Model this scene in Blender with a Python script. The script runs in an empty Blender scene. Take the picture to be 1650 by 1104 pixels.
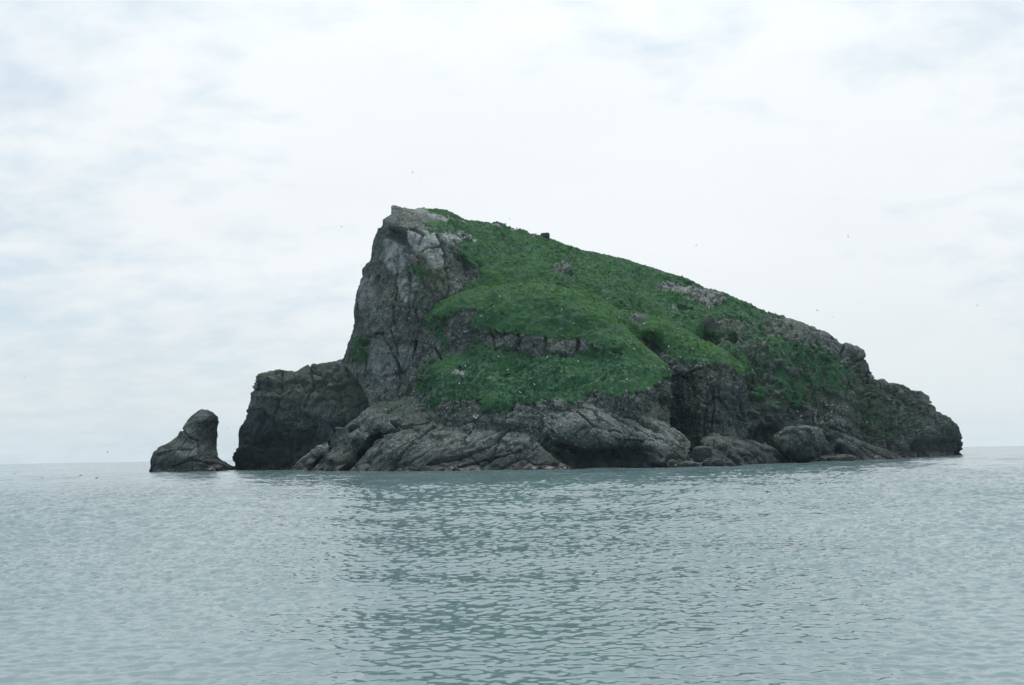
import bpy, math, time
import numpy as np
T0 = time.time()
rng = np.random.default_rng(7)
scene = bpy.context.scene
COL = scene.collection

# ------------------------------------------------------------------ camera
CAM_H = 3.6
FPX = 1650.0                      # focal length in photo pixels (photo 1650 x 1104)
PITCH = math.atan(180.0 / FPX)
ROLL = -math.radians(1.03)
cam_d = bpy.data.cameras.new('camera')
cam_d.sensor_width = 36.0
cam_d.lens = 36.0
cam_d.clip_start = 0.5
cam_d.clip_end = 60000
cam = bpy.data.objects.new('camera', cam_d)
COL.objects.link(cam)
import mathutils
RM = mathutils.Matrix.Rotation(math.radians(90) + PITCH, 3, 'X') @ mathutils.Matrix.Rotation(ROLL, 3, 'Z')
cam.matrix_world = mathutils.Matrix.Translation((0, 0, CAM_H)) @ RM.to_4x4()
scene.camera = cam
R = np.array(RM)

# ------------------------------------------------------------------ light
SUN_EL, SUN_AZ = math.radians(68), math.radians(6)    # azimuth measured from +Y to +X
sun_dir = np.array([math.sin(SUN_AZ) * math.cos(SUN_EL), math.cos(SUN_AZ) * math.cos(SUN_EL), math.sin(SUN_EL)])
SKY_STRENGTH = 0.1
world = bpy.data.worlds.new('World')
scene.world = world
world.use_nodes = True
sun_d = bpy.data.lights.new('sun', 'SUN')
sun_d.energy = 1.7
sun_d.angle = math.radians(24)
sun_d.color = (1.0, 0.98, 0.94)
sun = bpy.data.objects.new('sun', sun_d)
sun.rotation_euler = mathutils.Vector((-sun_dir[0], -sun_dir[1], -sun_dir[2])).to_track_quat('-Z', 'Y').to_euler()
sun.location = (0, 0, 200)
COL.objects.link(sun)
vs = scene.view_settings
vs.view_transform = 'Standard'
vs.look = 'None'
vs.exposure = 0.16
vs.gamma = 1.0
vs.use_curve_mapping = False
scene.cycles.use_denoising = True
scene.cycles.max_bounces = 5
scene.cycles.diffuse_bounces = 2
scene.cycles.glossy_bounces = 3


class NT:
    """small helper to write node trees"""
    def __init__(s, tree):
        s.t = tree
        s.n = tree.nodes
        s.n.clear()
    def add(s, typ, props=None, **inp):
        n = s.n.new(typ)
        for k, v in (props or {}).items():
            setattr(n, k, v)
        for k, v in inp.items():
            key = int(k[1:]) if k[0] == 'i' and k[1:].isdigit() else k.replace('_', ' ')
            s.put(n.inputs[key], v)
        return n
    def put(s, sock, v):
        if isinstance(v, bpy.types.NodeSocket):
            s.t.links.new(v, sock)
        elif isinstance(v, bpy.types.Node):
            s.t.links.new(v.outputs[0], sock)
        else:
            sock.default_value = v
    def math(s, op, a, b=0.0, c=None, clamp=False):
        n = s.add('ShaderNodeMath', {'operation': op, 'use_clamp': clamp}, i0=a, i1=b)
        if c is not None:
            s.put(n.inputs[2], c)
        return n.outputs[0]
    def vmath(s, op, a, b=None):
        n = s.add('ShaderNodeVectorMath', {'operation': op}, i0=a)
        if b is not None:
            s.put(n.inputs[1], b)
        return n.outputs[0]
    def scale(s, a, f):
        n = s.add('ShaderNodeVectorMath', {'operation': 'SCALE'}, i0=a)
        s.put(n.inputs[3], f)
        return n.outputs[0]
    def ramp(s, v, lo, hi, a=0.0, b=1.0, smooth=True):
        n = s.add('ShaderNodeMapRange', {'interpolation_type': 'SMOOTHSTEP' if smooth else 'LINEAR'}, i0=v, i1=lo, i2=hi, i3=a, i4=b)
        return n.outputs[0]
    def mix(s, f, a, b, blend='MIX'):
        n = s.add('ShaderNodeMix', {'data_type': 'RGBA', 'blend_type': blend})
        s.put(n.inputs[0], f)
        s.put(n.inputs[6], a)
        s.put(n.inputs[7], b)
        return n.outputs[2]
    def noise(s, vec, sc, det=4.0, rough=0.55, dist=0.0, out=0):
        n = s.add('ShaderNodeTexNoise', None, Vector=vec, Scale=sc, Detail=det, Roughness=rough, Distortion=dist)
        return n.outputs[out]
    def mapping(s, vec, scale=(1, 1, 1), loc=(0, 0, 0), rot=(0, 0, 0)):
        n = s.add('ShaderNodeMapping', None, Vector=vec, Location=loc, Rotation=rot, Scale=scale)
        return n.outputs[0]


def C(r, g, b):
    return (r, g, b, 1.0)


# ---- sky: clear sky seen through broken thin high cloud
w = NT(world.node_tree)
sky = w.add('ShaderNodeTexSky', {'sky_type': 'NISHITA', 'sun_disc': False, 'sun_elevation': SUN_EL, 'sun_rotation': SUN_AZ,
                                 'altitude': 0.0, 'air_density': 1.0, 'dust_density': 2.5, 'ozone_density': 1.0})
tc = w.add('ShaderNodeTexCoord')
dirv = w.vmath('NORMALIZE', tc.outputs['Generated'])
sep = w.add('ShaderNodeSeparateXYZ', None, Vector=dirv)
zc = w.math('ADD', w.math('MAXIMUM', sep.outputs[2], 0.0), 0.30)
px_ = w.math('DIVIDE', sep.outputs[0], zc)
py_ = w.math('DIVIDE', sep.outputs[1], zc)
pl = w.add('ShaderNodeCombineXYZ', None, X=px_, Y=py_, Z=0.0).outputs[0]
big = w.noise(w.mapping(pl, (0.45, 0.45, 1), (31.3, 12.85, 0)), 1.0, 5, 0.52, 0.3)
med = w.noise(w.mapping(pl, (8.0, 10.0, 1), (0.4, 5.2, 0), (0, 0, 0.35)), 1.0, 6, 0.55, 0.15)
cov = w.math('ADD', w.math('MULTIPLY', big, 0.80), w.math('MULTIPLY', med, 0.22))
cover = w.ramp(cov, 0.412, 0.565, 0.26, 0.96)
dots = w.add('ShaderNodeVectorMath', {'operation': 'DOT_PRODUCT'}, i0=dirv, i1=tuple(float(v) for v in sun_dir)).outputs[1]
glow = w.ramp(dots, 0.34, 1.0, 0.0, 1.0)
shade = w.noise(w.mapping(pl, (1.3, 2.0, 1), (7.4, 2.2, 0)), 1.0, 5, 0.6)
side = w.ramp(dots, -0.5, 0.36, 0.0, 1.0)
cl_b = w.math('ADD', w.math('ADD', w.math('ADD', 3.6, w.math('MULTIPLY', side, 4.15)), w.math('ADD', w.math('MULTIPLY', glow, 0.9), w.math('MULTIPLY', w.math('POWER', glow, 5.0), 8.0))), w.math('MULTIPLY', shade, 1.3))
cl_col = w.add('ShaderNodeVectorMath', {'operation': 'SCALE'}, i0=(0.955, 0.995, 1.015))
w.put(cl_col.inputs[3], cl_b)
# thin milky veil between the clouds
veil = w.mix(w.math('ADD', 0.3, w.math('MULTIPLY', side, 0.36)), sky.outputs[0], C(5.1, 6.75, 7.95))
c1 = w.mix(cover, veil, cl_col.outputs[0])
# distant cloud bank and haze low over the sea
hz = w.ramp(sep.outputs[2], 0.0, 0.20, 1.0, 0.0)
c2 = w.mix(w.math('MULTIPLY', hz, 0.6), c1, C(6.75, 7.35, 7.55))
lowc = w.noise(w.mapping(dirv, (9, 9, 60)), 1.0, 5, 0.55)
lowm = w.math('MULTIPLY', w.ramp(lowc, 0.5, 0.62), w.math('MULTIPLY', w.ramp(sep.outputs[2], 0.006, 0.012), w.ramp(sep.outputs[2], 0.026, 0.016)))
c3 = w.mix(w.math('MULTIPLY', lowm, 0.5), c2, C(8.0, 8.5, 8.6))
bg = w.add('ShaderNodeBackground', None, Color=c3, Strength=SKY_STRENGTH)
wo = w.add('ShaderNodeOutputWorld', None, Surface=bg)

# ------------------------------------------------------------------ numeric helpers
f32 = np.float32


def ray(px, py):
    """world direction (y = 1) of a photo pixel"""
    d = np.stack([(px - 825.0) / FPX, -(py - 552.0) / FPX, -np.ones_like(px)], -1) @ R.T
    return d / d[..., 1:2]


def to_world(px, py, Y):
    px, py, Y = np.asarray(px, float), np.asarray(py, float), np.asarray(Y, float)
    p = ray(px, py) * Y[..., None]
    p[..., 2] += CAM_H
    return p


def to_pixel(P):
    q = (P - np.array([0, 0, CAM_H])) @ R
    return 825 - FPX * q[..., 0] / q[..., 2], 552 + FPX * q[..., 1] / q[..., 2]


def hsh(ix, iy, iz, seed):
    with np.errstate(over='ignore'):
        h = ix.astype(np.uint32) * np.uint32(374761393) + iy.astype(np.uint32) * np.uint32(668265263) \
            + iz.astype(np.uint32) * np.uint32(2147483647 - 1013904222) + np.uint32((seed * 974711 + 12345) & 0xffffffff)
        h = (h ^ (h >> np.uint32(13))) * np.uint32(1274126177)
        h = (h ^ (h >> np.uint32(15))) * np.uint32(2246822519)
        return h ^ (h >> np.uint32(16))


def vnoise(P, scale, seed):
    """smooth value-gradient noise in about [-1, 1]"""
    Q = (P / scale).astype(np.float64) + 1000.0
    i = np.floor(Q).astype(np.int64)
    fr = (Q - i).astype(f32)
    u = fr * fr * fr * (fr * (fr * 6 - 15) + 10)
    out = np.zeros(len(P), f32)
    for a in (0, 1):
        wa = u[:, 0] if a else 1 - u[:, 0]
        for b in (0, 1):
            wb = wa * (u[:, 1] if b else 1 - u[:, 1])
            for c in (0, 1):
                wc = wb * (u[:, 2] if c else 1 - u[:, 2])
                h = hsh(i[:, 0] + a, i[:, 1] + b, i[:, 2] + c, seed)
                gx = ((h & np.uint32(1023)).astype(f32) / 511.5 - 1)
                gy = (((h >> np.uint32(10)) & np.uint32(1023)).astype(f32) / 511.5 - 1)
                gz = (((h >> np.uint32(20)) & np.uint32(1023)).astype(f32) / 511.5 - 1)
                out += wc * (gx * (fr[:, 0] - a) + gy * (fr[:, 1] - b) + gz * (fr[:, 2] - c))
    return out * 1.5


def fbm(P, scale, seed, octs=4, gain=0.5, ridged=False):
    o = np.zeros(len(P), f32)
    amp, tot = 1.0, 0.0
    for k in range(octs):
        n = vnoise(P, scale / 2 ** k, seed + 17 * k)
        if ridged:
            n = 1 - 2 * np.abs(n)
        o += amp * n
        tot += amp
        amp *= gain
    return o / tot


def voro(P, scale, seed):
    """F1, F2, random of nearest cell, tilt (random plane through each cell)"""
    Q = (P / scale).astype(np.float64) + 1000.0
    i = np.floor(Q).astype(np.int64)
    fr = (Q - i).astype(f32)
    n = len(P)
    f1 = np.full(n, 9, f32)
    f2 = np.full(n, 9, f32)
    rnd = np.zeros(n, f32)
    tilt = np.zeros(n, f32)
    for a in (-1, 0, 1):
        for b in (-1, 0, 1):
            for c in (-1, 0, 1):
                h = hsh(i[:, 0] + a, i[:, 1] + b, i[:, 2] + c, seed)
                h2 = (h * np.uint32(2654435761)) ^ (h >> np.uint32(7))
                dx = a + (h & np.uint32(1023)).astype(f32) / 1023 - fr[:, 0]
                dy = b + ((h >> np.uint32(10)) & np.uint32(1023)).astype(f32) / 1023 - fr[:, 1]
                dz = c + ((h >> np.uint32(20)) & np.uint32(1023)).astype(f32) / 1023 - fr[:, 2]
                d = np.sqrt(dx * dx + dy * dy + dz * dz)
                near = d < f1
                f2 = np.where(near, f1, np.minimum(f2, d))
                r0 = (h2 & np.uint32(1023)).astype(f32) / 1023
                tx = ((h2 >> np.uint32(10)) & np.uint32(1023)).astype(f32) / 511.5 - 1
                tz = ((h2 >> np.uint32(20)) & np.uint32(1023)).astype(f32) / 511.5 - 1
                rnd = np.where(near, r0, rnd)
                tilt = np.where(near, dx * tx + dz * tz + dy * (tx - tz) * 0.5, tilt)
                f1 = np.where(near, d, f1)
    return f1, f2, rnd, tilt


def sstep(x, a, b):
    t = np.clip((x - a) / (b - a), 0, 1)
    return t * t * (3 - 2 * t)


def poly_sd(px, py, poly):
    """signed distance in pixels to a polygon, positive inside"""
    d2 = np.full(px.shape, 1e9, f32)
    ins = np.zeros(px.shape, bool)
    n = len(poly)
    for k in range(n):
        (x0, y0), (x1, y1) = poly[k], poly[(k + 1) % n]
        ex, ey = x1 - x0, y1 - y0
        t = np.clip(((px - x0) * ex + (py - y0) * ey) / (ex * ex + ey * ey + 1e-9), 0, 1)
        d2 = np.minimum(d2, (px - x0 - t * ex) ** 2 + (py - y0 - t * ey) ** 2)
        if y0 != y1:
            c = ((y0 > py) != (y1 > py)) & (px < (x1 - x0) * (py - y0) / (y1 - y0) + x0)
            ins ^= c
    d = np.sqrt(d2)
    return np.where(ins, d, -d)


def line_d(px, py, line):
    d2 = np.full(px.shape, 1e9, f32)
    for (x0, y0), (x1, y1) in zip(line[:-1], line[1:]):
        ex, ey = x1 - x0, y1 - y0
        t = np.clip(((px - x0) * ex + (py - y0) * ey) / (ex * ex + ey * ey + 1e-9), 0, 1)
        d2 = np.minimum(d2, (px - x0 - t * ex) ** 2 + (py - y0 - t * ey) ** 2)
    return np.sqrt(d2)


def rbf(pts, qx, qy):
    p = np.array(pts, float)
    n = len(p)
    x, y, v = p[:, 0] / 100, p[:, 1] / 100, p[:, 2]
    K = np.hypot(x[:, None] - x, y[:, None] - y)
    K[np.diag_indices(n)] -= 0.01
    A = np.zeros((n + 3, n + 3))
    A[:n, :n] = K
    A[:n, n] = 1
    A[:n, n + 1] = x
    A[:n, n + 2] = y
    A[n:, :n] = A[:n, n:].T
    s = np.linalg.solve(A, np.r_[v, 0, 0, 0])
    out = s[n] + s[n + 1] * qx / 100 + s[n + 2] * qy / 100
    for k in range(n):
        out += s[k] * np.hypot(qx / 100 - x[k], qy / 100 - y[k])
    return out


def make_mesh(name, V, F, attrs=None, smooth=True):
    me = bpy.data.meshes.new(name)
    V = np.ascontiguousarray(V, f32)
    F = np.ascontiguousarray(F, np.int32)
    nf, k = F.shape
    me.vertices.add(len(V))
    me.vertices.foreach_set('co', V.ravel())
    me.loops.add(nf * k)
    me.loops.foreach_set('vertex_index', F.ravel())
    me.polygons.add(nf)
    me.polygons.foreach_set('loop_start', np.arange(0, nf * k, k, dtype=np.int32))
    me.polygons.foreach_set('loop_total', np.full(nf, k, np.int32))
    if smooth:
        me.polygons.foreach_set('use_smooth', np.ones(nf, bool))
    for an, (typ, data) in (attrs or {}).items():
        at = me.attributes.new(an, typ, 'POINT')
        at.data.foreach_set({'FLOAT_COLOR': 'color', 'FLOAT_VECTOR': 'vector'}.get(typ, 'value'), np.ascontiguousarray(data, f32).ravel())
    me.update(calc_edges=True)
    return me


def link(name, me, mat=None, parent=None, label=None, category=None, group=None, kind=None, loc=None):
    o = bpy.data.objects.new(name, me)
    COL.objects.link(o)
    if mat is not None and not me.materials:
        me.materials.append(mat)
    if parent is not None:
        o.parent = parent
    if loc is not None:
        o.location = loc
    for k, v in (('label', label), ('category', category), ('group', group), ('kind', kind)):
        if v:
            o[k] = v
    return o


# ------------------------------------------------------------------ materials
def principled(t, col, rough, spec=0.3, normal=None, **kw):
    b = t.add('ShaderNodeBsdfPrincipled', None, Base_Color=col, Roughness=rough)
    b.inputs['Specular IOR Level'].default_value = spec
    if normal is not None:
        t.put(b.inputs['Normal'], normal)
    t.add('ShaderNodeOutputMaterial', None, Surface=b)
    return b


def rock_material():
    m = bpy.data.materials.new('sea_cliff_rock')
    m.use_nodes = True
    t = NT(m.node_tree)
    geo = t.add('ShaderNodeNewGeometry')
    P = geo.outputs['Position']
    tint = t.add('ShaderNodeAttribute', {'attribute_name': 'tint'})
    sp = t.add('ShaderNodeSeparateColor', None, Color=tint.outputs['Color'])
    grass, pale, ochre = sp.outputs[0], sp.outputs[1], sp.outputs[2]
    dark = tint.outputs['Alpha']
    guano = t.add('ShaderNodeAttribute', {'attribute_name': 'guano'}).outputs['Fac']
    z = t.add('ShaderNodeSeparateXYZ', None, Vector=P).outputs[2]
    n_big = t.noise(P, 0.09, 3, 0.6)
    n_mid = t.noise(P, 0.45, 4, 0.65)
    n_fine = t.noise(P, 2.6, 2, 0.65)
    streak = t.noise(t.mapping(P, (0.85, 0.85, 0.08)), 1.0, 3, 0.6)
    col = t.mix(t.ramp(n_mid, 0.3, 0.72), C(0.046, 0.061, 0.058), C(0.120, 0.145, 0.138))
    col = t.mix(t.math('MULTIPLY', t.ramp(n_big, 0.42, 0.62), 0.55), col, C(0.085, 0.105, 0.07))      # olive algae
    col = t.mix(t.math('MULTIPLY', t.ramp(streak, 0.48, 0.64), 0.7), col, C(0.034, 0.046, 0.052))      # dark seepage streaks
    pm = t.math('MULTIPLY', pale, t.ramp(n_mid, 0.28, 0.5, 0.35, 1.0))
    col = t.mix(pm, col, t.mix(t.ramp(n_fine, 0.35, 0.65), C(0.25, 0.285, 0.28), C(0.39, 0.425, 0.42)))
    col = t.mix(t.math('MULTIPLY', ochre, t.ramp(n_mid, 0.35, 0.6, 0.1, 0.6)), col, C(0.115, 0.09, 0.045))
    col = t.mix(t.math('MULTIPLY', dark, 0.88), col, C(0.014, 0.022, 0.026))  # dark mask: rock's own dark tone and painted shade together
    # lichen specks and bird droppings
    sk = t.noise(P, 1.7, 2, 0.7)
    col = t.mix(t.math('MULTIPLY', t.ramp(sk, 0.57, 0.68), t.math('SUBTRACT', 0.6, t.math('MULTIPLY', dark, 0.6), clamp=True)), col, C(0.38, 0.41, 0.39))
    col = t.mix(t.math('MULTIPLY', t.ramp(t.noise(P, 1.15, 2, 0.7), 0.46, 0.34), 0.65), col, C(0.03, 0.036, 0.037))
    spk = t.noise(P, 3.4, 2, 0.6)
    col = t.mix(t.math('MULTIPLY', t.ramp(spk, 0.6, 0.68), t.math('SUBTRACT', 0.55, t.math('MULTIPLY', dark, 0.6), clamp=True)), col, C(0.34, 0.37, 0.35))
    col = t.mix(t.math('MULTIPLY', t.ramp(spk, 0.42, 0.32), 0.6), col, C(0.022, 0.028, 0.030))
    gsp = t.noise(t.mapping(P, (1.5, 1.5, 0.75)), 1.0, 4, 0.75)
    gthr = t.math('SUBTRACT', 0.86, t.math('MULTIPLY', guano, 0.295))
    col = t.mix(t.ramp(t.math('SUBTRACT', gsp, gthr), 0.0, 0.05), col, C(0.62, 0.62, 0.58))
    # tide zone: black lichen, then rusty weed, then wet black at the waterline
    zz = t.math('ADD', z, t.math('MULTIPLY', t.math('SUBTRACT', t.noise(P, 0.22, 4, 0.6), 0.5), 4.0))
    blk = t.ramp(zz, 6.5, 2.2)
    col = t.mix(t.math('MULTIPLY', blk, 0.78), col, C(0.022, 0.028, 0.029))
    weed = t.math('MULTIPLY', t.ramp(zz, 1.9, 1.0), t.ramp(n_mid, 0.4, 0.55))
    col = t.mix(t.math('MULTIPLY', weed, 0.55), col, C(0.034, 0.032, 0.024))
    col = t.mix(t.ramp(z, 0.5, 0.2), col, C(0.015, 0.016, 0.016))
    # turf between the plants
    mo = t.math('MULTIPLY', t.ramp(grass, 0.05, 0.4), t.ramp(t.noise(P, 0.8, 3, 0.65), 0.38, 0.6))
    col = t.mix(t.math('MULTIPLY', mo, 0.75), col, C(0.030, 0.055, 0.030))
    turf = t.mix(t.ramp(n_fine, 0.35, 0.65), C(0.020, 0.065, 0.038), C(0.040, 0.110, 0.055))
    col = t.mix(t.ramp(t.math('ADD', grass, t.math('MULTIPLY', t.math('SUBTRACT', n_fine, 0.5), 0.4)), 0.5, 0.68), col, turf)
    bh = t.math('ADD', t.math('MULTIPLY', n_mid, 0.5), t.math('MULTIPLY', n_fine, 0.16))
    bmp = t.add('ShaderNodeBump', None, Strength=0.9, Distance=0.9, Height=bh)
    rough = t.ramp(z, 0.4, 2.5, 0.35, 0.9)
    principled(t, col, rough, 0.25, bmp.outputs[0])
    return m


def leaf_material():
    m = bpy.data.materials.new('herb_leaves')
    m.use_nodes = True
    t = NT(m.node_tree)
    P = t.add('ShaderNodeNewGeometry').outputs['Position']
    var = t.add('ShaderNodeAttribute', {'attribute_name': 'var'}).outputs['Fac']
    n1 = t.noise(P, 0.07, 4, 0.6)
    col = t.mix(var, C(0.012, 0.054, 0.029), C(0.086, 0.200, 0.060))
    col = t.mix(t.math('MULTIPLY', t.ramp(n1, 0.45, 0.65), 0.5), col, C(0.082, 0.215, 0.060))
    crest_light = t.add('ShaderNodeAttribute', {'attribute_name': 'crest_light'}).outputs['Fac']
    col = t.mix(t.math('MULTIPLY', crest_light, 0.55), col, C(0.095, 0.215, 0.055))  # light on the crests painted in as a yellower green
    col = t.mix(t.ramp(var, 0.965, 0.985), col, C(0.18, 0.18, 0.10))
    nr = t.add('ShaderNodeAttribute', {'attribute_name': 'slope_normal'}).outputs['Vector']
    geo = t.add('ShaderNodeNewGeometry')
    nn = t.vmath('NORMALIZE', t.vmath('ADD', t.scale(nr, 1.0), t.scale(geo.outputs['Normal'], 0.8)))
    b = t.add('ShaderNodeBsdfDiffuse', None, Color=col, Normal=nn)
    t.add('ShaderNodeOutputMaterial', None, Surface=b)
    return m


def sea_material():
    m = bpy.data.materials.new('sea_water')
    m.use_nodes = True
    t = NT(m.node_tree)
    geo = t.add('ShaderNodeNewGeometry')
    P = geo.outputs['Position']
    miss = t.add('ShaderNodeAttribute', {'attribute_name': 'ripple'}).outputs['Fac']
    def slope(sx, sy, det, rot, k):
        c = t.noise(t.mapping(P, (sx, sy, 1.0), (k, 2 * k, 0), (0, 0, rot)), 1.0, det, 0.6, 0.0, 1)
        return t.vmath('SUBTRACT', c, (0.5, 0.5, 0.5))
    s1 = slope(3.2, 4.6, 3.0, 0.12, 3.0)
    s2 = slope(0.9, 1.4, 4.0, -0.1, 11.0)
    v = t.vmath('ADD', t.scale(s1, t.math('MULTIPLY', miss, 0.5)), t.scale(s2, t.math('MULTIPLY', miss, 0.6)))
    v = t.vmath('MULTIPLY', v, (1.0, 1.0, 0.0))
    nrm = t.vmath('NORMALIZE', t.vmath('ADD', geo.outputs['Normal'], v))
    n1 = t.noise(P, 0.02, 3, 0.5)
    col = t.mix(n1, C(0.104, 0.170, 0.184), C(0.120, 0.190, 0.202))
    b = t.add('ShaderNodeBsdfPrincipled', None, Base_Color=col, Roughness=0.1, IOR=1.42, Normal=nrm)
    t.add('ShaderNodeOutputMaterial', None, Surface=b)
    return m


ROCK = rock_material()
LEAF = leaf_material()
SEA = sea_material()

# ------------------------------------------------------------------ the sea
def fft_tile(L, N, seed, lam_lo, lam_hi, lam_peak, wind, hrms, power):
    r = np.random.default_rng(seed)
    k = np.fft.fftfreq(N, L / N) * 2 * np.pi
    kx, ky = np.meshgrid(k, k)
    kk = np.hypot(kx, ky)
    kk[0, 0] = 1e-6
    kp = 2 * np.pi / lam_peak
    S = kk ** (-power) * np.exp(-(kp / kk) ** 2)
    cosv = (kx * math.cos(wind) + ky * math.sin(wind)) / kk
    S *= 0.45 + np.abs(cosv) ** 3
    S[(kk > 2 * np.pi / lam_lo) | (kk < 2 * np.pi / lam_hi)] = 0
    S[0, 0] = 0
    A = np.sqrt(S) * (r.normal(size=(N, N)) + 1j * r.normal(size=(N, N)))
    sl = np.fft.ifft2(A * 1j * ky).real
    s = hrms / sl.std()
    levels = []
    for cut in (0.0, 0.3, 0.7, 1.6, 4.0, 12.0):
        g = np.exp(-(kk * cut / (2 * np.pi)) ** 2 * 4.0) if cut else 1.0
        levels.append((np.fft.ifft2(A * g).real * s).astype(f32))
    return levels


def sample(tile, L, X, Y, rot):
    N = tile.shape[0]
    c, s = math.cos(rot), math.sin(rot)
    u = ((c * X - s * Y) / L % 1.0) * N
    v = ((s * X + c * Y) / L % 1.0) * N
    i, j = np.floor(u).astype(int), np.floor(v).astype(int)
    fu, fv = u - i, v - j
    i %= N
    j %= N
    i1, j1 = (i + 1) % N, (j + 1) % N
    return (tile[j, i] * (1 - fu) + tile[j, i1] * fu) * (1 - fv) + (tile[j1, i] * (1 - fu) + tile[j1, i1] * fu) * fv


def build_sea():
    rr = [1.5]
    while rr[-1] < 700:
        rr.append(rr[-1] * (1.0032 if 10 < rr[-1] < 330 else 1.012 if rr[-1] > 330 else 1.1))
    while rr[-1] < 5000:
        rr.append(rr[-1] * 1.12)
    rr = np.array(rr)
    th = np.r_[np.linspace(-math.pi, -0.58, 40)[:-1], np.linspace(-0.58, 0.58, 480), np.linspace(0.58, math.pi, 40)[1:]]
    TH, RR = np.meshgrid(th, rr)
    X, Y = RR * np.sin(TH), RR * np.cos(TH)
    x, y, r = X.ravel(), Y.ravel(), RR.ravel()
    W = math.radians(100)
    t1 = fft_tile(97.0, 1024, 3, 0.3, 12, 0.85, W, 0.07, 4.0)
    t2 = fft_tile(53.0, 1024, 5, 0.12, 2, 0.42, W + 0.35, 0.2, 3.7)
    t3 = fft_tile(311.0, 512, 9, 6, 90, 14.0, W - 0.3, 0.016, 4.0)
    cuts = np.array([0.06, 0.3, 0.7, 1.6, 4.0, 12.0])
    dr = r * 0.0032 * 1.0
    lev = np.interp(np.log(dr), np.log(cuts), np.arange(6))
    P2 = np.stack([x, y, np.zeros_like(x)], -1)
    gust = 0.75 + 0.8 * sstep(fbm(P2 * np.array([1, 0.55, 1]), 60, 41, 3), -0.35, 0.45) 
    far = 1.0 + 1.9 * sstep(r, 35, 110)
    near = 0.72 + 0.28 * sstep(r, 16, 32)
    z = np.zeros_like(x)
    for tl, L, rot in ((t1, 97.0, 0.0), (t2, 53.0, 0.6), (t3, 311.0, 0.2)):
        for k in range(6):
            wgt = np.clip(1 - np.abs(lev - k), 0, 1)
            if k == 5:
                wgt = np.where(lev >= 5, 1, wgt)
            idx = wgt > 0
            if idx.any():
                z[idx] += wgt[idx] * sample(tl[k], L, x[idx], y[idx], rot) * (gust[idx] * (far[idx] if tl is t1 else near[idx]) if tl is not t3 else 1.0)
    # even out the steepness of the waves that the sheet can carry at each distance
    Z = z.reshape(RR.shape)
    sl = np.abs(np.diff(Z[:, 60:-60], axis=0) / np.diff(RR[:, 60:-60], axis=0)).mean(1) * 1.25
    sl = np.r_[sl[0], sl]
    ker = np.hanning(161)
    ker /= ker.sum()
    slm = np.exp(np.convolve(np.pad(np.log(sl + 1e-4), 80, mode='edge'), ker, mode='valid'))
    want = 0.10 + 0.08 * sstep(rr, 15, 38)
    Z *= np.clip(want / slm, 0.5, 3.2)[:, None]
    z = Z.ravel() * (1 - sstep(r, 500, 700))
    miss = np.clip(0.2 + 0.8 * sstep(np.log(dr), math.log(0.12), math.log(1.2)), 0, 1.0) * gust * (1 + 1.3 * sstep(r, 350, 900))
    nr, nc = TH.shape
    idx = np.arange(nr * nc).reshape(nr, nc)
    a, b, c, d = idx[:-1, :-1].ravel(), idx[:-1, 1:].ravel(), idx[1:, 1:].ravel(), idx[1:, :-1].ravel()
    F = np.stack([a, b, c, d], -1)
    V = np.stack([x, y, z], -1)
    me = make_mesh('sea', V, F, {'ripple': ('FLOAT', miss)})
    link('sea', me, SEA, label='calm rippled grey green sea reaching to the horizon', kind='structure')


build_sea()
print('sea', round(time.time() - T0, 1))

# ------------------------------------------------------------------ rock masses
ALL = []      # (V front vertices, tint) of every mass, for placing plants and birds


def densify(knots, n):
    """knots (tx, ty, bx, by): n columns spaced by length of the top line"""
    k = np.array(knots, float)
    seg = np.hypot(np.diff(k[:, 0]), np.diff(k[:, 1]))
    s = np.r_[0, np.cumsum(seg)]
    q = np.linspace(0, s[-1], n)
    return [np.interp(q, s, k[:, j]) for j in range(4)]


def grid_normals(G):
    du = np.zeros_like(G)
    dv = np.zeros_like(G)
    du[:, 1:-1] = G[:, 2:] - G[:, :-2]
    du[:, 0] = G[:, 1] - G[:, 0]
    du[:, -1] = G[:, -1] - G[:, -2]
    dv[1:-1] = G[2:] - G[:-2]
    dv[0] = G[1] - G[0]
    dv[-1] = G[-1] - G[-2]
    n = np.cross(du, dv)
    n /= np.linalg.norm(n, axis=-1, keepdims=True) + 1e-9
    return n


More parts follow.
